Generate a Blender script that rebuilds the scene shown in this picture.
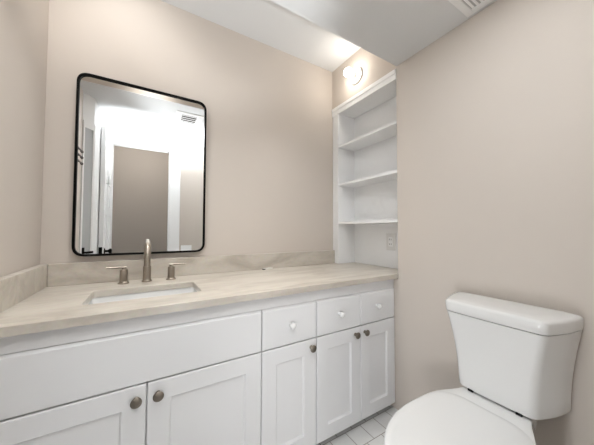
import bpy, bmesh, math, random
from mathutils import Vector, Matrix
R = math.radians
for o in list(bpy.data.objects):
    bpy.data.objects.remove(o)
C = bpy.context.scene.collection
scene = bpy.context.scene

# ------------------------------------------------------------------ camera, world, lights, exposure
F_PX = 249.6
YAW, PITCH, ROLL = R(31.0), R(1.8), R(0.16)
CAM = Vector((0.4326, -1.65, 1.10))
cd = bpy.data.cameras.new('camera')
cam = bpy.data.objects.new('camera', cd)
C.objects.link(cam)
cd.sensor_fit = 'HORIZONTAL'
cd.sensor_width = 36.0
cd.lens = F_PX * 36.0 / 594.0
cd.clip_start = 0.01
fw = Vector((math.sin(YAW) * math.cos(PITCH), math.cos(YAW) * math.cos(PITCH), math.sin(PITCH)))
rt = Vector((math.cos(YAW), -math.sin(YAW), 0))
up = rt.cross(fw)
r2 = rt * math.cos(ROLL) + up * math.sin(ROLL)
u2 = up * math.cos(ROLL) - rt * math.sin(ROLL)
M = Matrix((r2, u2, -fw)).transposed().to_4x4()
M.translation = CAM
cam.matrix_world = M
scene.camera = cam

w = bpy.data.worlds.new('world')
scene.world = w
w.use_nodes = True
w.node_tree.nodes['Background'].inputs[0].default_value = (0.9, 0.95, 1.0, 1)
w.node_tree.nodes['Background'].inputs[1].default_value = 0.3


def light(name, kind, loc, energy, col=(1, 1, 1), rot=(0, 0, 0), **kw):
    d = bpy.data.lights.new(name, kind)
    d.energy = energy
    d.color = col
    for k, v in kw.items():
        setattr(d, k, v)
    o = bpy.data.objects.new(name, d)
    o.location = loc
    o.rotation_euler = rot
    C.objects.link(o)
    return o


# the photographer's flash, bounced off the low ceiling near the doorway
TILT = 11
for fx in (0.35, 0.75, 1.15):
    light('bounce_flash', 'SPOT', (fx, -1.22, 1.28), 128, (0.945, 0.98, 1.0), (R(180 + TILT), 0, 0),
          spot_size=R(66), spot_blend=1.0, shadow_soft_size=0.03)
# added fill spot, tilted up to brighten the high ceiling over the vanity
q = (Vector((0.85, -0.22, 2.46)) - Vector((0.45, -1.55, 1.25))).to_track_quat('-Z', 'Y').to_euler()
light('cove_fill', 'SPOT', (0.45, -1.55, 1.25), 54, (0.945, 0.98, 1.0), q,
      spot_size=R(48), spot_blend=0.8, shadow_soft_size=0.04)
# weak fill added below the camera to lift the cabinet fronts
q = (Vector((0.80, -0.61, 0.55)) - Vector((0.62, -1.60, 0.70))).to_track_quat('-Z', 'Y').to_euler()
light('cabinet_fill', 'SPOT', (0.62, -1.60, 0.66), 5.0, (0.945, 0.98, 1.0), q,
      spot_size=R(125), spot_blend=1.0, shadow_soft_size=0.02)
# unseen low fill on the left, added to brighten toilet and right wall
q = (Vector((1.75, -1.00, 0.50)) - Vector((0.42, -1.38, 0.52))).to_track_quat('-Z', 'Y').to_euler()
light('toilet_fill', 'SPOT', (0.42, -1.38, 0.52), 9, (0.97, 0.985, 1.0), q,
      spot_size=R(130), spot_blend=1.0, shadow_soft_size=0.05)
# two invented fill discs at the high ceiling, evening out the worktop
for fx in (0.45, 1.15):
    light('worktop_fill', 'AREA', (fx, -0.53, 2.454), 1.8, (1.0, 0.98, 0.95), (0, 0, 0), shape='DISK', size=0.16, spread=R(84))
# small adjustable downlight in the high ceiling over the sink, turned to the mirror wall
q = (Vector((0.28, 0.0, 2.05)) - Vector((0.20, -0.50, 2.42))).to_track_quat('-Z', 'Y').to_euler()
light('sink_downlight', 'SPOT', (0.20, -0.50, 2.42), 13.0, (1.0, 0.985, 0.965), q,
      spot_size=R(110), spot_blend=1.0, shadow_soft_size=0.06)
# invented fill lamp that lights the hall beyond the doorway
light('hall_fill', 'POINT', (0.35, -2.20, 2.36), 17, (1.0, 0.96, 0.9), shadow_soft_size=0.05)

scene.view_settings.view_transform = 'Standard'
scene.view_settings.look = 'None'
scene.view_settings.gamma = 1.0
scene.view_settings.use_curve_mapping = False
scene.view_settings.exposure = 0.13

# ------------------------------------------------------------------ helpers


def lin(r, g, b):
    f = lambda c: (c / 255 / 12.92) if c / 255 <= 0.04045 else ((c / 255 + 0.055) / 1.055) ** 2.4
    return (f(r), f(g), f(b), 1)


def mat(name, col, rough=0.5, metal=0.0, spec=0.5, bump=0.0, bscale=60.0, var=0.0, vscale=3.0, coat=0.0):
    m = bpy.data.materials.new(name)
    m.use_nodes = True
    nt = m.node_tree
    b = nt.nodes['Principled BSDF']
    b.inputs['Base Color'].default_value = col
    b.inputs['Roughness'].default_value = rough
    b.inputs['Metallic'].default_value = metal
    b.inputs['Specular IOR Level'].default_value = spec
    b.inputs['Coat Weight'].default_value = coat
    tc = nt.nodes.new('ShaderNodeTexCoord')
    if var > 0:
        n = nt.nodes.new('ShaderNodeTexNoise')
        n.inputs['Scale'].default_value = vscale
        n.inputs['Detail'].default_value = 5
        nt.links.new(tc.outputs['Object'], n.inputs['Vector'])
        r = nt.nodes.new('ShaderNodeValToRGB')
        r.color_ramp.elements[0].position = 0.3
        r.color_ramp.elements[1].position = 0.7
        r.color_ramp.elements[0].color = tuple(c * (1 - var) for c in col[:3]) + (1,)
        r.color_ramp.elements[1].color = tuple(min(1, c * (1 + var)) for c in col[:3]) + (1,)
        nt.links.new(n.outputs['Fac'], r.inputs['Fac'])
        nt.links.new(r.outputs['Color'], b.inputs['Base Color'])
    if bump > 0:
        n2 = nt.nodes.new('ShaderNodeTexNoise')
        n2.inputs['Scale'].default_value = bscale
        n2.inputs['Detail'].default_value = 3
        nt.links.new(tc.outputs['Object'], n2.inputs['Vector'])
        bp = nt.nodes.new('ShaderNodeBump')
        bp.inputs['Strength'].default_value = bump
        bp.inputs['Distance'].default_value = 0.002
        nt.links.new(n2.outputs['Fac'], bp.inputs['Height'])
        nt.links.new(bp.outputs['Normal'], b.inputs['Normal'])
    return m


WALL = lin(207, 198, 189)
m_wall = mat('wall_paint', WALL, 0.65, spec=0.25, bump=0.08, bscale=130, var=0.012, vscale=2.0)
m_hall = mat('shaded_hall_paint', lin(176, 168, 160), 0.65, spec=0.25, bump=0.08, bscale=130, var=0.012)  # wall beige darkened, the hall's shade is in the colour
m_grey = mat('grey_door_paint', lin(186, 188, 190), 0.45, spec=0.35, bump=0.02, bscale=80, var=0.006)
m_white = mat('white_trim_paint', lin(243, 243, 243), 0.4, spec=0.35, bump=0.02, bscale=80, var=0.006)
m_ceil = mat('ceiling_paint', lin(224, 225, 226), 0.7, spec=0.2, bump=0.06, bscale=110, var=0.01)
m_cab = mat('cabinet_paint', lin(229, 229, 230), 0.42, spec=0.4, bump=0.03, bscale=70, var=0.006)
m_porc = mat('porcelain', lin(228, 228, 227), 0.12, spec=0.5, coat=0.3, var=0.004)
m_seat = mat('seat_plastic', lin(226, 226, 225), 0.25, spec=0.5, var=0.004)
m_nickel = mat('brushed_nickel', lin(163, 154, 143), 0.34, metal=1.0, bump=0.05, bscale=300, var=0.05, vscale=40)
m_knob = mat('aged_bronze', lin(130, 122, 112), 0.42, metal=0.9, bump=0.1, bscale=220, var=0.12, vscale=60)
m_black = mat('black_metal', lin(9, 8, 8), 0.55, spec=0.08, bump=0.02, var=0.1)
m_dark = mat('gap_shade', lin(70, 66, 62), 0.8, spec=0.1, var=0.05)
m_vent = mat('grille_shadow_grey', lin(190, 190, 190), 0.8, spec=0.1, var=0.03)
m_plate = mat('outlet_plastic', lin(228, 227, 225), 0.4, spec=0.3, var=0.01)
m_rubber = mat('black_rubber', lin(28, 28, 30), 0.7, spec=0.2, var=0.1)
m_mirror = mat('mirror_glass', (0.93, 0.94, 0.94, 1), 0.01, metal=1.0)
m_rack = mat('dark_rack_metal', lin(75, 68, 64), 0.35, metal=0.8, var=0.1)
m_paper = mat('white_card', lin(240, 238, 232), 0.6, var=0.01)


def brick_tile():
    m = mat('floor_tile', lin(215, 213, 210), 0.35, spec=0.4)
    nt = m.node_tree
    b = nt.nodes['Principled BSDF']
    tc = nt.nodes.new('ShaderNodeTexCoord')
    mp = nt.nodes.new('ShaderNodeMapping')
    mp.inputs['Location'].default_value = (TX, TY, 0)
    br = nt.nodes.new('ShaderNodeTexBrick')
    br.offset = 0.5
    br.inputs['Scale'].default_value = 1.0
    br.inputs['Brick Width'].default_value = 0.107
    br.inputs['Row Height'].default_value = 0.107
    br.inputs['Mortar Size'].default_value = 0.0022
    br.inputs['Mortar Smooth'].default_value = 0.2
    br.inputs['Color1'].default_value = lin(222, 221, 219)
    br.inputs['Color2'].default_value = lin(212, 211, 210)
    br.inputs['Mortar'].default_value = lin(150, 143, 138)
    n = nt.nodes.new('ShaderNodeTexNoise')
    n.inputs['Scale'].default_value = 14
    n.inputs['Detail'].default_value = 6
    mx = nt.nodes.new('ShaderNodeMixRGB')
    mx.blend_type = 'MULTIPLY'
    mx.inputs['Fac'].default_value = 0.18
    nt.links.new(tc.outputs['Object'], mp.inputs['Vector'])
    nt.links.new(mp.outputs['Vector'], br.inputs['Vector'])
    nt.links.new(tc.outputs['Object'], n.inputs['Vector'])
    nt.links.new(br.outputs['Color'], mx.inputs['Color1'])
    nt.links.new(n.outputs['Fac'], mx.inputs['Color2'])
    nt.links.new(mx.outputs['Color'], b.inputs['Base Color'])
    bp = nt.nodes.new('ShaderNodeBump')
    bp.inputs['Strength'].default_value = 0.4
    bp.inputs['Distance'].default_value = 0.001
    bp.invert = True
    nt.links.new(br.outputs['Fac'], bp.inputs['Height'])
    nt.links.new(bp.outputs['Normal'], b.inputs['Normal'])
    return m


TX, TY = -1.377 + 0.0535, 0.70
m_tile = brick_tile()


def stone():
    m = mat('beige_quartzite', lin(205, 192, 172), 0.28, spec=0.45)
    nt = m.node_tree
    b = nt.nodes['Principled BSDF']
    tc = nt.nodes.new('ShaderNodeTexCoord')
    mp = nt.nodes.new('ShaderNodeMapping')
    mp.inputs['Rotation'].default_value = (0, 0, R(18))
    mp.inputs['Scale'].default_value = (1.2, 4.5, 3.0)
    n = nt.nodes.new('ShaderNodeTexNoise')
    n.inputs['Scale'].default_value = 2.2
    n.inputs['Detail'].default_value = 8
    n.inputs['Roughness'].default_value = 0.6
    n.inputs['Distortion'].default_value = 1.2
    r = nt.nodes.new('ShaderNodeValToRGB')
    e = r.color_ramp.elements
    e[0].position, e[0].color = 0.30, lin(175, 166, 154)
    e[1].position, e[1].color = 0.72, lin(210, 203, 193)
    k = e.new(0.48)
    k.color = lin(195, 187, 176)
    k = e.new(0.56)
    k.color = lin(203, 196, 185)
    n2 = nt.nodes.new('ShaderNodeTexNoise')
    n2.inputs['Scale'].default_value = 60
    n2.inputs['Detail'].default_value = 3
    mx = nt.nodes.new('ShaderNodeMixRGB')
    mx.blend_type = 'OVERLAY'
    mx.inputs['Fac'].default_value = 0.08
    nt.links.new(tc.outputs['Object'], mp.inputs['Vector'])
    nt.links.new(mp.outputs['Vector'], n.inputs['Vector'])
    nt.links.new(tc.outputs['Object'], n2.inputs['Vector'])
    nt.links.new(n.outputs['Fac'], r.inputs['Fac'])
    nt.links.new(r.outputs['Color'], mx.inputs['Color1'])
    nt.links.new(n2.outputs['Color'], mx.inputs['Color2'])
    nt.links.new(mx.outputs['Color'], b.inputs['Base Color'])
    return m


m_stone = stone()


def emit_mat(name, col, strength):
    m = bpy.data.materials.new(name)
    m.use_nodes = True
    b = m.node_tree.nodes['Principled BSDF']
    b.inputs['Base Color'].default_value = (0.9, 0.9, 0.88, 1)
    b.inputs['Emission Color'].default_value = col
    b.inputs['Emission Strength'].default_value = strength
    return m


m_bulb = emit_mat('glowing_bulb_glass', (1.0, 0.94, 0.85, 1), 46.0)


def box(bm, x0, x1, y0, y1, z0, z1, bev=0.0, seg=2):
    r = bmesh.ops.create_cube(bm, size=1.0)
    vs = r['verts']
    for v in vs:
        v.co = Vector(((x0 + x1) / 2 + v.co.x * (x1 - x0), (y0 + y1) / 2 + v.co.y * (y1 - y0), (z0 + z1) / 2 + v.co.z * (z1 - z0)))
    if bev > 0:
        es = list({e for v in vs for e in v.link_edges})
        bmesh.ops.bevel(bm, geom=es, offset=bev, segments=seg, affect='EDGES', profile=0.5)
    return bm


def ring_loft(bm, rings, cap0=True, cap1=True):
    vr = [[bm.verts.new(p) for p in ring] for ring in rings]
    n = len(vr[0])
    for a, b in zip(vr, vr[1:]):
        for i in range(n):
            bm.faces.new((a[i], a[(i + 1) % n], b[(i + 1) % n], b[i]))
    if cap0:
        bm.faces.new(list(reversed(vr[0])))
    if cap1:
        bm.faces.new(vr[-1])
    return vr


def lathe(bm, prof, origin, axis='Z', n=28):
    """prof: (radius, height) pairs; axis X means height runs towards -x, Y towards -y."""
    o = Vector(origin)
    rings = []
    for r, h in prof:
        ring = []
        for i in range(n):
            a = 2 * math.pi * i / n
            c, s = max(r, 1e-5) * math.cos(a), max(r, 1e-5) * math.sin(a)
            if axis == 'Z':
                p = Vector((c, s, h))
            elif axis == 'Y':
                p = Vector((c, -h, s))
            else:
                p = Vector((-h, c, s))
            ring.append(o + p)
        rings.append(ring)
    ring_loft(bm, rings)


def tube(bm, pts, rad, n=16):
    pts = [Vector(p) for p in pts]
    rads = rad if isinstance(rad, (list, tuple)) else [rad] * len(pts)
    rings = []
    prev = None
    for i, p in enumerate(pts):
        t = (pts[min(i + 1, len(pts) - 1)] - pts[max(i - 1, 0)]).normalized()
        if prev is None:
            a = Vector((1, 0, 0)) if abs(t.x) < 0.9 else Vector((0, 0, 1))
        else:
            a = prev
        u = (a - t * a.dot(t)).normalized()
        prev = u
        v = t.cross(u)
        rings.append([p + (u * math.cos(2 * math.pi * k / n) + v * math.sin(2 * math.pi * k / n)) * rads[i] for k in range(n)])
    ring_loft(bm, rings)


def round_poly(pts, k=6):
    """pts: (x, y, r) convex-ish polygon; corners rounded by quadratic curves."""
    out = []
    n = len(pts)
    for i in range(n):
        p = Vector(pts[i][:2])
        a = Vector(pts[i - 1][:2])
        b = Vector(pts[(i + 1) % n][:2])
        r = pts[i][2]
        p0 = p + (a - p).normalized() * min(r, (a - p).length * 0.49)
        p1 = p + (b - p).normalized() * min(r, (b - p).length * 0.49)
        for j in range(k + 1):
            t = j / k
            out.append(p0 * (1 - t) ** 2 + p * 2 * t * (1 - t) + p1 * t ** 2)
    return out


def obj(name, bm, m, parent=None, label=None, smooth=False):
    bmesh.ops.recalc_face_normals(bm, faces=bm.faces[:])
    me = bpy.data.meshes.new(name)
    bm.to_mesh(me)
    bm.free()
    ms = m if isinstance(m, (list, tuple)) else [m]
    for x in ms:
        me.materials.append(x)
    if smooth:
        for p in me.polygons:
            p.use_smooth = True
        try:
            me.set_sharp_from_angle(angle=R(38))
        except Exception:
            pass
    o = bpy.data.objects.new(name, me)
    C.objects.link(o)
    if parent:
        # geometry is in world coordinates: keep it there under the parent
        o.parent = parent
        loc = Vector((0, 0, 0))
        p = parent
        while p:
            loc += Vector(p.location)
            p = p.parent
        if loc.length > 0:
            for v in me.vertices:
                v.co -= loc
    if label:
        o['label'] = label
    return o


def thing(name, label, cat, loc=(0, 0, 0), group=None):
    o = bpy.data.objects.new(name, None)
    o.empty_display_size = 0.05
    o.location = loc
    C.objects.link(o)
    o['label'] = label
    o['category'] = cat
    if group:
        o['group'] = group
    return o


def tag(o, label, cat, group=None):
    o['label'] = label
    o['category'] = cat
    if group:
        o['group'] = group
    return o


def struct(name, bm, m, label=None, cat=None, smooth=False):
    o = obj(name, bm, m, smooth=smooth)
    o['kind'] = 'structure'
    if label:
        o['label'] = label
        o['category'] = cat
    return o


B = bmesh.new
# ------------------------------------------------------------------ the setting
LW = 1.774          # right wall plane
YC = -0.638         # corner of the shelf recess
ZH = 2.460          # high ceiling
ZL = 2.145          # low ceiling
YF = -1.69          # wall with the doorway
YH = -3.0           # hall wall
NX, NY = 1.95, -0.078   # back and left side of the recess

struct('floor', box(B(), -0.9, 2.1, YH - 0.1, 0.1, -0.1, 0.0), m_tile, 'pale grey brick-laid floor tiles in front of the vanity', 'floor')
struct('wall_back', box(B(), -0.1, 2.1, 0.0, 0.1, 0, 2.6), m_wall, 'beige wall behind the mirror and vanity', 'wall')

bm = B()
ring = [(0, 0.0), (0, -0.82), (0.06, -0.90), (0.06, YF - 0.002), (-0.1, YF - 0.002), (-0.1, 0.0)]
ring_loft(bm, [[(x, y, z) for x, y in ring] for z in (0.0, 2.6)])
bm.faces.ensure_lookup_table()
bmesh.ops.recalc_face_normals(bm, faces=bm.faces[:])
for f in bm.faces:
    c = f.calc_center_median()
    f.material_index = 1 if (c.y < -0.83 and c.x > -0.05) else 0
struct('wall_left', bm, [m_wall, m_white], 'beige wall at the left end of the vanity', 'wall')

bm = B()
box(bm, LW, LW + 0.26, YF - 0.13, YC, 0, 2.6)
box(bm, LW, LW + 0.26, YC, 0.0, 2.128, 2.6)
box(bm, NX + 0.012, NX + 0.08, YC, 0.0, 0, 2.128)
box(bm, LW, NX + 0.012, YC, 0.0, 0, 0.800)
struct('wall_right', bm, m_wall, 'beige wall behind the toilet, with the shelf recess', 'wall')

DX0, DX1, DZ = 0.084, 0.662, 2.060
bm = B()
box(bm, -0.1, DX0, YF - 0.13, YF, 0, 2.6)
box(bm, DX1, LW, YF - 0.13, YF, 0, 2.6)
box(bm, DX0, DX1, YF - 0.13, YF, DZ, 2.6)
struct('wall_front', bm, m_wall, 'beige wall with the doorway, seen in the mirror', 'wall')

bm = B()
box(bm, -0.1, 2.1, -0.64, 0.0, ZH, 2.6)
box(bm, -0.1, 2.1, YF, -0.66, ZL, 2.55)
box(bm, -0.1, 2.1, -0.66, -0.64, ZL, ZL + 0.004)
box(bm, -0.9, 2.1, YH, YF - 0.13, 2.44, 2.55)
struct('ceiling', bm, m_ceil, 'white ceiling, dropped low over the toilet side', 'ceiling')
struct('wall_soffit', box(B(), 0.0, LW, -0.66, -0.64, ZL + 0.004, ZH), m_wall, 'beige upright face of the dropped ceiling', 'wall')

# hall beyond the doorway
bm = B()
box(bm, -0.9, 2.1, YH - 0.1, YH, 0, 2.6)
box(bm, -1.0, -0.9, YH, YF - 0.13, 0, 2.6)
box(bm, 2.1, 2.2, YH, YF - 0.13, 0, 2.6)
struct('wall_hall', bm, m_hall, 'hall wall with shade put into its colour, seen through the doorway in the mirror', 'wall')

# door casing and jamb
bm = B()
box(bm, DX1, DX1 + 0.104, YF, YF + 0.018, 0, DZ + 0.004, 0.003)
box(bm, 0.062, DX0, YF, YF + 0.012, 0, DZ + 0.004, 0.003)
box(bm, 0.062, DX1 + 0.112, YF, YF + 0.020, DZ + 0.004, ZL - 0.012, 0.003)
box(bm, 0.062, DX1 + 0.124, YF, YF + 0.032, ZL - 0.022, ZL, 0.003)
box(bm, DX0, DX0 + 0.016, YF - 0.13, YF, 0, DZ)
box(bm, DX1 - 0.016, DX1, YF - 0.13, YF, 0, DZ)
box(bm, DX0, DX1, YF - 0.13, YF, DZ - 0.016, DZ)
struct('trim_1', bm, m_white, 'white door casing around the doorway, seen in the mirror', 'trim')

# narrow casing on the angled return of the left wall
bm = B()


def on_chamfer(s, d, z):
    a, b = Vector((0, -0.82, 0)), Vector((0.06, -0.90, 0))
    t = (b - a).normalized()
    nrm = Vector((0.8, 0.6, 0))
    p = a + t * s + nrm * d
    return (p.x, p.y, z)


def chamfer_box(bm, s0, s1, d0, d1, z0, z1):
    ring_loft(bm, [[on_chamfer(s0, d0, z), on_chamfer(s1, d0, z), on_chamfer(s1, d1, z), on_chamfer(s0, d1, z)] for z in (z0, z1)])


chamfer_box(bm, 0.002, 0.014, 0.0, 0.010, 0.0, 1.93)
chamfer_box(bm, 0.084, 0.099, 0.0, 0.010, 0.0, 1.93)
chamfer_box(bm, 0.014, 0.084, 0.0, 0.010, 1.88, 1.93)
struct('trim_2', bm, m_white, 'white narrow casing on the angled wall return', 'trim')
bm = B()
chamfer_box(bm, 0.015, 0.083, 0.0005, 0.006, 0.01, 1.879)
d2 = struct('door_2', bm, m_grey, 'narrow grey closet door on the angled wall return', 'door')
bm = B()
chamfer_box(bm, 0.020, 0.034, 0.006, 0.012, 0.895, 0.965)
chamfer_box(bm, 0.022, 0.032, 0.012, 0.040, 0.921, 0.935)
chamfer_box(bm, 0.022, 0.078, 0.034, 0.042, 0.920, 0.936)
obj('door_lever', bm, m_black, d2, 'matte black door lever')

# white door standing open against the left wall
LX0, LX1, LY0, LY1 = 0.066, 0.101, YF + 0.014, -1.19
bm = B()
box(bm, LX0, LX1 - 0.007, LY0, LY1, 0.012, 2.03, 0.002)
st = 0.085
xs0, xs1 = LX1 - 0.0075, LX1
box(bm, xs0, xs1, LY0, LY0 + st, 0.012, 2.03, 0.0015)
box(bm, xs0, xs1, LY1 - st, LY1, 0.012, 2.03, 0.0015)
ym = (LY0 + LY1) / 2
box(bm, xs0, xs1, ym - 0.03, ym + 0.03, 0.012, 2.03, 0.0015)
for z0, z1 in ((0.012, 0.20), (0.78, 0.92), (1.24, 1.32), (1.54, 1.62), (1.93, 2.03)):
    box(bm, xs0, xs1, LY0 + st - 0.001, LY1 - st + 0.001, z0, z1, 0.0015)
door = struct('door_1', bm, m_white, 'white panelled door standing open against the left wall', 'door')
bm = B()
lathe(bm, [(0.026, 0), (0.026, 0.006), (0.010, 0.008), (0.010, 0.030), (0.018, 0.034), (0.024, 0.044), (0.022, 0.056), (0.0, 0.060)], (0, 0, 0))
for v in bm.verts:
    v.co = Vector((LX1 + v.co.z, LY1 - 0.065 + v.co.x, 0.905 + v.co.y))
obj('door_knob', bm, m_black, door, 'matte black door knob', True)
bm = B()
box(bm, LX0 + 0.004, LX1 - 0.006, LY1, LY1 + 0.003, 0.865, 0.945, 0.001)
obj('latch_plate', bm, m_black, door, 'matte black latch plate')

# ------------------------------------------------------------------ vanity cabinets
FY = -0.592         # face of the cabinet frames
DY = -0.612         # face of doors and drawers
ZB = 0.037          # bottom of the doors
ZG0, ZG1 = 0.5595, 0.5645  # gap between doors and drawers
ZT = 0.744          # top of drawers
ZC = 0.802          # underside of the worktop


def shaker(name, x0, x1, z0, z1, parent, rail=0.070):
    """Frame-and-panel door with a bevelled inner edge."""
    bm = B()
    yb = FY - 0.0005
    d = 0.009   # depth of the recessed panel
    s = 0.007   # width of the sloping inner edge
    e = 0.0025  # eased outer edge
    def rect(a, y):
        return [(x0 + a, y, z0 + a), (x1 - a, y, z0 + a), (x1 - a, y, z1 - a), (x0 + a, y, z1 - a)]
    ring_loft(bm, [rect(0, yb), rect(0, DY + e), rect(e, DY), rect(rail, DY), rect(rail + s, DY + d)])
    return obj(name, bm, m_cab, parent)


def slab(name, x0, x1, z0, z1, parent):
    bm = B()
    yb = FY - 0.0005
    e, top = 0.003, 0.010   # eased sides, wide sloping top edge
    def rect(a, y, t=0.0):
        return [(x0 + a, y, z0 + a), (x1 - a, y, z0 + a), (x1 - a, y, z1 - t), (x0 + a, y, z1 - t)]
    ring_loft(bm, [rect(0, yb), rect(0, DY + 0.010, 0.0005), rect(0.0005, DY + 0.003, top * 0.7), rect(e, DY, top)])
    return obj(name, bm, m_cab, parent)


def knob(x, z, m, parent, label, big=1.12):
    bm = B()
    k = big
    prof = [(0.008 * k, 0), (0.008 * k, 0.003), (0.0055 * k, 0.006), (0.0055 * k, 0.011), (0.012 * k, 0.016),
            (0.0155 * k, 0.021), (0.0155 * k, 0.024), (0.012 * k, 0.028), (0.006 * k, 0.0295), (0.0, 0.030)]
    lathe(bm, prof, (x, DY, z), 'Y', 24)
    return obj('knob', bm, m, parent, label, True)


def white_knob(x, z, parent):
    bm = B()
    prof = [(0.010, 0), (0.009, 0.004), (0.007, 0.008), (0.008, 0.012), (0.0135, 0.017), (0.0155, 0.023),
            (0.0145, 0.029), (0.010, 0.034), (0.004, 0.036), (0.0, 0.0365)]
    lathe(bm, prof, (x, DY, z), 'Y', 24)
    return obj('knob', bm, m_porc, parent, 'white round knob', True)


def body(x0, x1, openings, parent, mullions=()):
    """Carcass with a face frame: sides, bottom, back, and dark behind the gaps."""
    bm = B()
    t = 0.016
    box(bm, x0, x0 + t, FY + 0.018, -0.012, 0.0, ZC - 0.002)
    box(bm, x1 - t, x1, FY + 0.018, -0.012, 0.0, ZC - 0.002)
    box(bm, x0 + t, x1 - t, FY + 0.018, -0.012, 0.05, 0.066)
    box(bm, x0 + t, x1 - t, -0.020, -0.012, 0.066, ZC - 0.002)
    # frame
    box(bm, x0, x1, FY, FY + 0.018, ZT - 0.022, ZC - 0.002)
    box(bm, x0, x1, DY + 0.006, FY, ZT + 0.002, ZC - 0.002)
    box(bm, x0, x0 + 0.03, FY, FY + 0.018, ZB + 0.004, ZT - 0.022)
    box(bm, x1 - 0.03, x1, FY, FY + 0.018, ZB + 0.004, ZT - 0.022)
    box(bm, x0 + 0.03, x1 - 0.03, FY, FY + 0.018, ZG0 - 0.02, ZG1 + 0.02)
    box(bm, x0 + 0.03, x1 - 0.03, FY, FY + 0.018, ZB + 0.004, ZB + 0.04)
    for mx in mullions:
        box(bm, mx - 0.02, mx + 0.02, FY, FY + 0.018, ZB + 0.04, ZT - 0.022)
    obj('body', bm, m_cab, parent)
    bm = B()
    box(bm, x0 + 0.001, x1 - 0.001, FY + 0.030, FY + 0.045, 0.0, 0.05)
    obj('toe_kick', bm, m_cab, parent)


g = 0.0018
X1, X2, X3, X4, X5 = 0.012, 0.877, 1.173, 1.479, 1.7695
sinkbase = thing('vanity_cabinet', 'white vanity cabinet under the sink with a wide plain front', 'cabinet', (0.44, -0.3, 0))
body(0.004, X2, None, sinkbase, (0.443,))
slab('false_front', X1, X2 - g, ZG1, ZT, sinkbase)
d = shaker('door', X1, 0.443 - g, ZB, ZG0, sinkbase)
knob(0.412, 0.516, m_knob, d, 'aged bronze knob')
d = shaker('door', 0.443 + g, X2 - g, ZB, ZG0, sinkbase)
knob(0.478, 0.516, m_knob, d, 'aged bronze knob')

single = thing('vanity_cabinet', 'narrow white cabinet with one drawer and one door, next to the sink cabinet', 'cabinet', (1.02, -0.3, 0))
body(X2, X3, None, single)
d = slab('drawer', X2 + g, X3 - g * 1.4, ZG1, ZT, single)
white_knob(1.023, 0.657, d)
d = shaker('door', X2 + g, X3 - g * 1.4, ZB, ZG0, single)
knob(1.139, 0.523, m_knob, d, 'aged bronze knob')

double = thing('vanity_cabinet', 'white cabinet with two drawers over two doors against the right wall', 'cabinet', (1.47, -0.3, 0))
body(X3, X5 + 0.003, None, double, (X4,))
for a, b, kx, dx in ((X3 + g * 1.4, X4 - g * 0.7, 1.321, 1.436), (X4 + g * 0.7, X5, 1.609, 1.508)):
    d = slab('drawer', a, b, ZG1, ZT, double)
    white_knob(kx, 0.657, d)
    d = shaker('door', a, b, ZB, ZG0, double)
    knob(dx, 0.523, m_knob, d, 'aged bronze knob')

# ------------------------------------------------------------------ worktop, splashes, sink
CT0, CT1 = ZC, 0.830
SX0, SX1, SY0, SY1 = 0.236, 0.646, -0.480, -0.240
CF = -0.634


def slab_with_hole(bm, outer, inner, z0, z1, e=0.002):
    n = len(outer)
    assert n == len(inner)
    # outer and inner rings have equal vertex counts so that they can be bridged
    rings = []
    def shrink(r, k):
        c = Vector((sum(p[0] for p in r) / n, sum(p[1] for p in r) / n))
        return [Vector((p[0], p[1])) + (c - Vector((p[0], p[1]))).normalized() * k for p in r]
    o_top = shrink(outer, e)
    i_top = shrink(inner, -e)
    R3 = lambda r, z: [bm.verts.new((p[0], p[1], z)) for p in r]
    seq = [R3(inner, z0), R3(inner, z1 - e), R3(i_top, z1), R3(o_top, z1), R3(outer, z1 - e), R3(outer, z0)]
    for a, b in zip(seq, seq[1:] + seq[:1]):
        for i in range(n):
            bm.faces.new((a[i], a[(i + 1) % n], b[(i + 1) % n], b[i]))


bm = B()
# the main slab with the sink cut-out, plus the piece running into the shelf recess
inner = round_poly([(SX0, SY0, 0.02), (SX1, SY0, 0.02), (SX1, SY1, 0.02), (SX0, SY1, 0.02)], 4)
ox0, ox1 = 0.002, LW - 0.004
outer = round_poly([(ox0, CF, 0.001), (ox1, CF, 0.012), (ox1, -0.002, 0.001), (ox0, -0.002, 0.001)], 4)
slab_with_hole(bm, outer, inner, CT0, CT1)
box(bm, ox1 - 0.004, NX - 0.001, YC + 0.004, NY - 0.001, CT0 + 0.001, CT1 - 0.00005)
wt = obj('countertop', bm, m_stone)
tag(wt, 'beige stone countertop with sink cut-out on the white cabinets', 'countertop')

bm = B()
box(bm, 0.034, LW - 0.001, -0.030, -0.002, CT1, 0.936, 0.0015, 1)
tag(obj('backsplash', bm, m_stone), 'long beige stone backsplash along the wall under the mirror', 'backsplash')
bm = B()
box(bm, 0.002, 0.033, -0.632, -0.002, CT1, 0.936, 0.0015, 1)
tag(obj('backsplash', bm, m_stone), 'short beige stone side splash against the left wall', 'backsplash')

# sink: undermounted rectangular basin
sink = thing('sink', 'white rectangular undermount sink set in the beige countertop', 'sink', (0.44, -0.360, CT0 - 0.15))
bm = B()


def rr(x0, x1, y0, y1, r, z):
    return [(p.x, p.y, z) for p in round_poly([(x0, y0, r), (x1, y0, r), (x1, y1, r), (x0, y1, r)], 6)]


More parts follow.
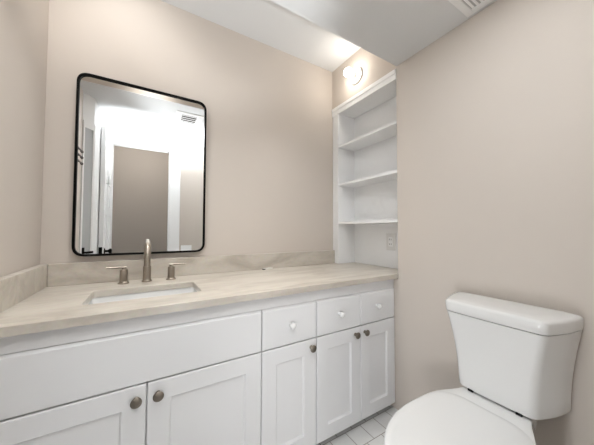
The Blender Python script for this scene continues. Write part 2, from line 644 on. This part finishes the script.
k = 0.004
rings = [rr(SX0 - .025, SX1 + .025, SY0 - .025, SY1 + .025, .03, CT0 - 0.012),
         rr(SX0 - .025, SX1 + .025, SY0 - .025, SY1 + .025, .03, CT0 - 0.0005),
         rr(SX0 - k, SX1 + k, SY0 - k, SY1 + k, .025, CT0 - 0.0005),
         rr(SX0 - k + .004, SX1 + k - .004, SY0 - k + .004, SY1 + k - .004, .025, CT0 - 0.02),
         rr(SX0 + .012, SX1 - .012, SY0 + .012, SY1 - .012, .03, CT0 - 0.11),
         rr(SX0 + .03, SX1 - .03, SY0 + .03, SY1 - .03, .04, CT0 - 0.135),
         rr(0.44 - .03, 0.44 + .03, -.360 - .03, -.360 + .03, .03, CT0 - 0.142)]
ring_loft(bm, rings, cap0=False, cap1=True)
out = [rr(SX0 - .025, SX1 + .025, SY0 - .025, SY1 + .025, .03, CT0 - 0.012),
       rr(SX0 - .004, SX1 + .004, SY0 - .004, SY1 + .004, .03, CT0 - 0.03),
       rr(SX0 + .004, SX1 - .004, SY0 + .004, SY1 - .004, .035, CT0 - 0.12),
       rr(SX0 + .03, SX1 - .03, SY0 + .03, SY1 - .03, .04, CT0 - 0.15)]
ring_loft(bm, out, cap0=False, cap1=True)
obj('basin', bm, m_porc, sink, smooth=True)
bm = B()
lathe(bm, [(0.024, 0), (0.024, 0.003), (0.018, 0.005), (0.016, 0.003), (0.0, 0.004)], (0.44, -0.360, CT0 - 0.142))
obj('drain', bm, m_nickel, sink, 'brushed nickel drain', True)

# faucet: spout and two lever handles
fc = thing('faucet', 'brushed nickel widespread faucet with two levers behind the sink', 'faucet', (0.437, -0.105, CT1))
bm = B()
lathe(bm, [(0.0238, 0), (0.0238, 0.004), (0.021, 0.007), (0.0190, 0.010), (0.0185, 0.012), (0.0185, 0.078), (0.0172, 0.080)], (0.437, -0.105, CT1))
obj('spout_base', bm, m_nickel, fc, smooth=True)
bm = B()
pts = [(0.437, -0.105, CT1 + 0.078), (0.437, -0.105, CT1 + 0.125)]
rr_ = 0.062
for i in range(15):
    a = math.pi * i / 14 * 0.98
    pts.append((0.437, -0.105 - rr_ + rr_ * math.cos(a), CT1 + 0.138 + rr_ * math.sin(a)))
tube(bm, pts, 0.0150, 20)
obj('spout', bm, m_nickel, fc, smooth=True)
ex, ey, ez = pts[-1]
bm = B()
lathe(bm, [(0.0145, 0), (0.0165, 0.001), (0.0165, 0.016), (0.0155, 0.018), (0.0125, 0.018)], (ex, ey, ez - 0.014))
obj('spout_tip', bm, m_nickel, fc, smooth=True)
for hx, s in ((0.336, -1), (0.551, 1)):
    hy = -0.112
    bm = B()
    lathe(bm, [(0.0245, 0), (0.0245, 0.004), (0.021, 0.007), (0.0172, 0.010), (0.0172, 0.066), (0.0155, 0.069), (0.007, 0.071), (0.007, 0.080), (0.0, 0.081)], (hx, hy, CT1))
    h = obj('handle', bm, m_nickel, fc, smooth=True)
    bm = B()
    tube(bm, [(hx - s * 0.012, hy, CT1 + 0.079), (hx + s * 0.012, hy, CT1 + 0.081), (hx + s * 0.045, hy - 0.003, CT1 + 0.081), (hx + s * 0.070, hy - 0.006, CT1 + 0.082)],
         [0.0055, 0.0055, 0.0045, 0.0038], 12)
    obj('lever', bm, m_nickel, h, smooth=True)

# small white card scrap by the backsplash
sc = thing('card_scrap', 'tiny folded white scrap lying on the countertop by the backsplash', 'scrap', (1.165, -0.05, CT1))
bm = B()
ring_loft(bm, [[(1.128, -0.046, CT1 + z), (1.148, -0.066, CT1 + z), (1.194, -0.054, CT1 + z), (1.176, -0.036, CT1 + z)] for z in (0.0, 0.009)])
obj('card', bm, m_paper, sc)
bm = B()
box(bm, 1.112, 1.134, -0.066, -0.060, CT1, CT1 + 0.005, 0.001)
obj('clip', bm, m_rubber, sc, 'small black edge')

# ------------------------------------------------------------------ mirror
mi = thing('wall_mirror', 'tall mirror with rounded corners and thin black frame above the faucet', 'mirror', (0.43, 0, 1.43))
MX0, MX1, MZ0, MZ1 = 0.117, 0.741, 0.966, 1.900


def rrz(a, r, y):
    return [(p.x, y, p.y) for p in round_poly([(MX0 + a, MZ0 + a, r), (MX1 - a, MZ0 + a, r), (MX1 - a, MZ1 - a, r), (MX0 + a, MZ1 - a, r)], 10)]


bm = B()
fwid, fd = 0.0105, 0.030
seq = [rrz(0, .055, -0.001), rrz(0, .055, -fd + 0.001), rrz(0.001, .054, -fd), rrz(fwid - 0.001, .046, -fd), rrz(fwid, .045, -fd + 0.001), rrz(fwid, .045, -0.001)]
vr = ring_loft(bm, seq, cap0=False, cap1=False)
n = len(vr[0])
for i in range(n):
    bm.faces.new((vr[-1][i], vr[-1][(i + 1) % n], vr[0][(i + 1) % n], vr[0][i]))
obj('frame', bm, m_black, mi)
bm = B()
ring_loft(bm, [rrz(fwid - 0.0005, .0455, -0.004), rrz(fwid - 0.0005, .0455, -0.020)])
obj('mirror_glass', bm, m_mirror, mi, 'silvered mirror glass')

# ------------------------------------------------------------------ built-in shelves
sh = thing('built_in_shelves', 'white built-in wall shelves in the recess beside the toilet wall', 'shelves', (1.85, -0.33, CT1))
yb0, yb1 = YC + 0.002, NY
bm = B()
box(bm, NX, NX + 0.010, yb0, -0.004, CT1 + 0.0005, 2.126)
obj('back_panel', bm, m_white, sh)
bm = B()
box(bm, LW + 0.002, NX, NY, -0.004, CT1 + 0.0005, 2.126)
obj('side_panel', bm, m_white, sh)
bm = B()
box(bm, LW - 0.004, LW + 0.001, NY - 0.001, -0.031, CT1 + 0.0005, 2.062, 0.001, 1)
obj('face_stile', bm, m_white, sh)
bm = B()
box(bm, LW + 0.002, NX, yb0, NY, 2.066, 2.126)
obj('top_panel', bm, m_white, sh)
bm = B()
# crown: upright board with a sloping lip along its top
prof = [(0.001, 2.062), (-0.006, 2.062), (-0.006, 2.098), (-0.010, 2.100), (-0.010, 2.120), (-0.010, 2.127), (0.001, 2.127)]
ring_loft(bm, [[(LW + a, y, z) for a, z in prof] for y in (YC - 0.0, -0.004)])
obj('crown_moulding', bm, m_white, sh)
for z in (1.780, 1.465, 1.1515):
    bm = B()
    box(bm, LW + 0.001, NX, yb0, NY, z, z + 0.018, 0.001, 1)
    obj('shelf', bm, m_white, sh)

# outlet in the recess
ol = thing('wall_outlet', 'white wall outlet under the lowest built-in shelf', 'outlet', (NX, -0.448, 1.02))
bm = B()
box(bm, NX - 0.006, NX, -0.488, -0.410, 0.958, 1.080, 0.002)
obj('cover_plate', bm, m_plate, ol)
bm = B()
box(bm, NX - 0.009, NX - 0.006, -0.466, -0.432, 0.985, 1.053, 0.001)
f = obj('receptacle', bm, m_white, ol)
for zc in (1.002, 1.036):
    bm = B()
    box(bm, NX - 0.0094, NX - 0.009, -0.458, -0.455, zc - 0.006, zc + 0.006)
    box(bm, NX - 0.0094, NX - 0.009, -0.443, -0.440, zc - 0.006, zc + 0.006)
    obj('slot', bm, m_dark, f, 'dark plug slots')

# ------------------------------------------------------------------ bare-bulb wall light
LY, LZ = -0.292, 2.268
wl = thing('wall_light', 'white round wall light with one lit globe bulb above the shelves', 'light', (LW, LY, LZ))
bm = B()
lathe(bm, [(0.062, 0), (0.062, 0.006), (0.058, 0.012), (0.040, 0.016), (0.030, 0.020), (0.0, 0.021)], (LW, LY, LZ), 'X', 36)
obj('canopy', bm, m_porc, wl, smooth=True)
bm = B()
lathe(bm, [(0.024, 0.018), (0.022, 0.032), (0.018, 0.045), (0.018, 0.052), (0.0, 0.053)], (LW, LY, LZ), 'X', 24)
obj('socket', bm, m_porc, wl, smooth=True)
bm = B()
lathe(bm, [(0.006, 0.012), (0.006, 0.020), (0.0, 0.022)], (LW, LY - 0.028, LZ - 0.012), 'X', 12)
obj('screw', bm, m_knob, wl, 'bronze screw cap', True)
bm = B()
prof = [(0.013, 0.050), (0.014, 0.058)]
cb, rb = 0.088, 0.031
for i in range(1, 13):
    a = math.pi * (0.14 + 0.86 * i / 12)
    prof.append((rb * math.sin(a), cb - rb * math.cos(a)))
lathe(bm, prof, (LW, LY, LZ), 'X', 28)
obj('bulb', bm, m_bulb, wl, 'glowing globe bulb', True)

# ------------------------------------------------------------------ ceiling vents


def vent(x0, x1, y0, y1, label, n, fr, fill, m_back):
    v = thing('ceiling_vent', label, 'vent', ((x0 + x1) / 2, (y0 + y1) / 2, ZL))
    bm = B()
    z0, z1 = ZL - 0.006, ZL
    box(bm, x0, x1, y0, y0 + fr, z0, z1, 0.002, 1)
    box(bm, x0, x1, y1 - fr, y1, z0, z1, 0.002, 1)
    box(bm, x0, x0 + fr, y0 + fr, y1 - fr, z0, z1, 0.002, 1)
    box(bm, x1 - fr, x1, y0 + fr, y1 - fr, z0, z1, 0.002, 1)
    obj('frame', bm, m_white, v)
    bm = B()
    box(bm, x0 + fr, x1 - fr, y0 + fr, y1 - fr, ZL - 0.001, ZL)  # flat sheet whose darker colour stands for shade between the louvres
    obj('backing', bm, m_back, v, 'sheet coloured as the shaded opening behind the louvres')
    p = (y1 - y0 - 2 * fr) / n
    for i in range(n):
        yy = y0 + fr + p * (i + 0.5)
        bm = B()
        box(bm, x0 + fr, x1 - fr, yy - p * fill / 2, yy + p * fill / 2, ZL - 0.003, ZL - 0.0015)
        obj('louvre', bm, m_white, v)
    return v


vent(0.635, 0.865, -1.045, -0.770, 'small white ceiling vent seen reflected in the mirror', 4, 0.052, 0.30, m_dark)
vent(1.44, 1.755, -1.38, -1.06, 'white square ceiling grille close to the toilet wall', 14, 0.032, 0.55, m_vent)

# ------------------------------------------------------------------ towel bars on the left wall, seen in the mirror
tr = thing('towel_rack', 'dark three-bar towel rack on the left wall, reflected in the mirror', 'towel rack', (0.0, -0.6, 1.60))
for i, z in enumerate((1.572, 1.615, 1.658)):
    bm = B()
    tube(bm, [(0.024, -0.54, z), (0.024, -0.70, z)], 0.0055, 12)
    lathe(bm, [(0.009, -0.006), (0.009, 0.006)], (0.024, -0.70, z), 'Y', 12)
    obj('bar', bm, m_rack, tr, smooth=True)
bm = B()
box(bm, 0.001, 0.005, -0.640, -0.620, 1.55, 1.68, 0.001, 1)
for z in (1.572, 1.615, 1.658):
    tube(bm, [(0.004, -0.630, z), (0.024, -0.630, z)], 0.004, 10)
obj('bracket', bm, m_rack, tr)

# light switch by the doorway, seen in the mirror
sw = thing('light_switch', 'white double light switch beside the doorway, reflected in the mirror', 'switch', (0.845, YF, 0.86))
bm = B()
box(bm, 0.785, 0.905, YF, YF + 0.006, 0.795, 0.915, 0.002)
obj('cover_plate', bm, m_white, sw)
for x in (0.822, 0.868):
    bm = B()
    box(bm, x - 0.016, x + 0.016, YF + 0.006, YF + 0.010, 0.822, 0.888, 0.002)
    obj('rocker', bm, m_white, sw)

# ------------------------------------------------------------------ toilet
TC = -1.199
toilet = thing('toilet', 'white two-piece toilet with closed lid against the beige wall', 'toilet', (1.45, TC, 0))


def tank_ring(wb, wf, d, z, bow=0.006, rc=0.022, back=1.757):
    wb, wf = wb + 0.004, wf + 0.005
    mid = wb - (wb - wf) * 0.27
    half = [(0.0, wb, 0.006), (d * 0.5, mid, 0.05), (d, wf, rc)]
    pts = half + [(d + bow, 0.0, 0.12)] + [(u, -v, r) for u, v, r in reversed(half)]
    return [(back - p.x, TC + p.y, z) for p in round_poly(pts, 7)]


bm = B()
rings = [tank_ring(.155, .105, .163, .4475), tank_ring(.166, .114, .172, .449), tank_ring(.1685, .1165, .1745, .455)]
for z, wb, wf, d in ((.50, .170, .118, .176), (.56, .174, .122, .178), (.62, .181, .129, .181), (.68, .190, .139, .186), (.72, .197, .147, .190), (.752, .203, .154, .195)):
    rings.append(tank_ring(wb, wf, d, z))
ring_loft(bm, rings)
obj('tank', bm, m_porc, toilet, smooth=True)
bm = B()
rings = [tank_ring(.200, .151, .192, .7545), tank_ring(.2045, .1555, .1965, .7555), tank_ring(.205, .156, .197, .757), tank_ring(.207, .158, .199, .789),
         tank_ring(.2055, .1565, .1975, .795), tank_ring(.201, .152, .193, .799), tank_ring(.192, .143, .184, .8008), tank_ring(.16, .11, .15, .803)]
ring_loft(bm, rings)
obj('tank_lid', bm, m_porc, toilet, smooth=True)


def egg(f, b, wid, z, cx=1.33, k=56):
    out = []
    for i in range(k):
        a = 2 * math.pi * i / k
        c, s = math.cos(a), math.sin(a)
        ax = b if c > 0 else f
        p = 2.0 if c <= 0 else 2.6
        out.append((cx + ax * math.copysign(abs(c) ** (2 / p), c), TC + wid * math.copysign(abs(s) ** (2 / p), s), z))
    return out


bm = B()
rings = [egg(.17, .27, .105, 0.0, 1.36), egg(.17, .27, .105, 0.02, 1.36), egg(.15, .27, .095, 0.06, 1.36), egg(.15, .26, .095, 0.16, 1.36),
         egg(.19, .24, .125, 0.26, 1.35), egg(.24, .21, .165, 0.34, 1.33), egg(.25, .20, .172, 0.385, 1.33), egg(.25, .20, .172, 0.398, 1.33), egg(.245, .195, .167, 0.402, 1.33)]
ring_loft(bm, rings)


def deck(hw, z, xf=1.42, xb=1.675, r=0.03):
    pts = [(xf, TC - hw - .052, r), (1.49, TC - hw - .040, .05), (1.585, TC - hw, .07), (xb, TC - hw + .004, r),
           (xb, TC + hw - .004, r), (1.585, TC + hw, .07), (1.49, TC + hw + .040, .05), (xf, TC + hw + .052, r)]
    return [(p.x, p.y, z) for p in round_poly(pts, 6)]


ring_loft(bm, [deck(.070, .16, 1.45, 1.65), deck(.090, .30, 1.43, 1.66), deck(.107, .39), deck(.110, .404), deck(.110, .425, 1.45), deck(.110, .434, 1.45), deck(.108, .4395, 1.452), deck(.103, .4415, 1.457)])
obj('bowl', bm, m_porc, toilet, smooth=True)


def seat_ring(inset, z):
    out = []
    fr, wd, cx = 0.278 - inset, 0.169 - inset, 1.31
    k = 30
    for i in range(k + 1):
        a = math.pi / 2 + math.pi * i / k
        out.append((cx + fr * math.cos(a), TC + wd * math.sin(a), z))
    # back: sides draw in a little, then rounded corners to the hinge edge
    bx = 1.522 - inset
    hb = 0.128 - inset
    pts = [(cx, -wd, 0.0001), (cx + 0.13, -wd + 0.004, 0.07), (1.49 - inset, -hb - .020, 0.04), (bx, -hb + .03, 0.03),
           (bx, hb - .03, 0.03), (1.49 - inset, hb + .020, 0.04), (cx + 0.13, wd - 0.004, 0.07), (cx, wd, 0.0001)]
    right = round_poly(pts, 6)
    out += [(p.x, TC + p.y, z) for p in right[7:-7]]
    return out


bm = B()
ring_loft(bm, [seat_ring(.008, .404), seat_ring(.003, .407), seat_ring(.003, .418), seat_ring(.007, .4215)])
obj('seat', bm, m_seat, toilet, smooth=True)
bm = B()
ring_loft(bm, [seat_ring(.006, .4225), seat_ring(.001, .425), seat_ring(0, .434), seat_ring(.002, .440), seat_ring(.007, .4435), seat_ring(.025, .4455), seat_ring(.07, .447)])
obj('seat_lid', bm, m_seat, toilet, smooth=True)
for sgn in (-1, 1):
    bm = B()
    yy = TC + sgn * 0.078
    box(bm, 1.5795, 1.600, yy - 0.009, yy + 0.009, .4405, .4505, 0.001, 1)
    obj('tank_bumper', bm, m_rubber, toilet, 'black rubber pad')
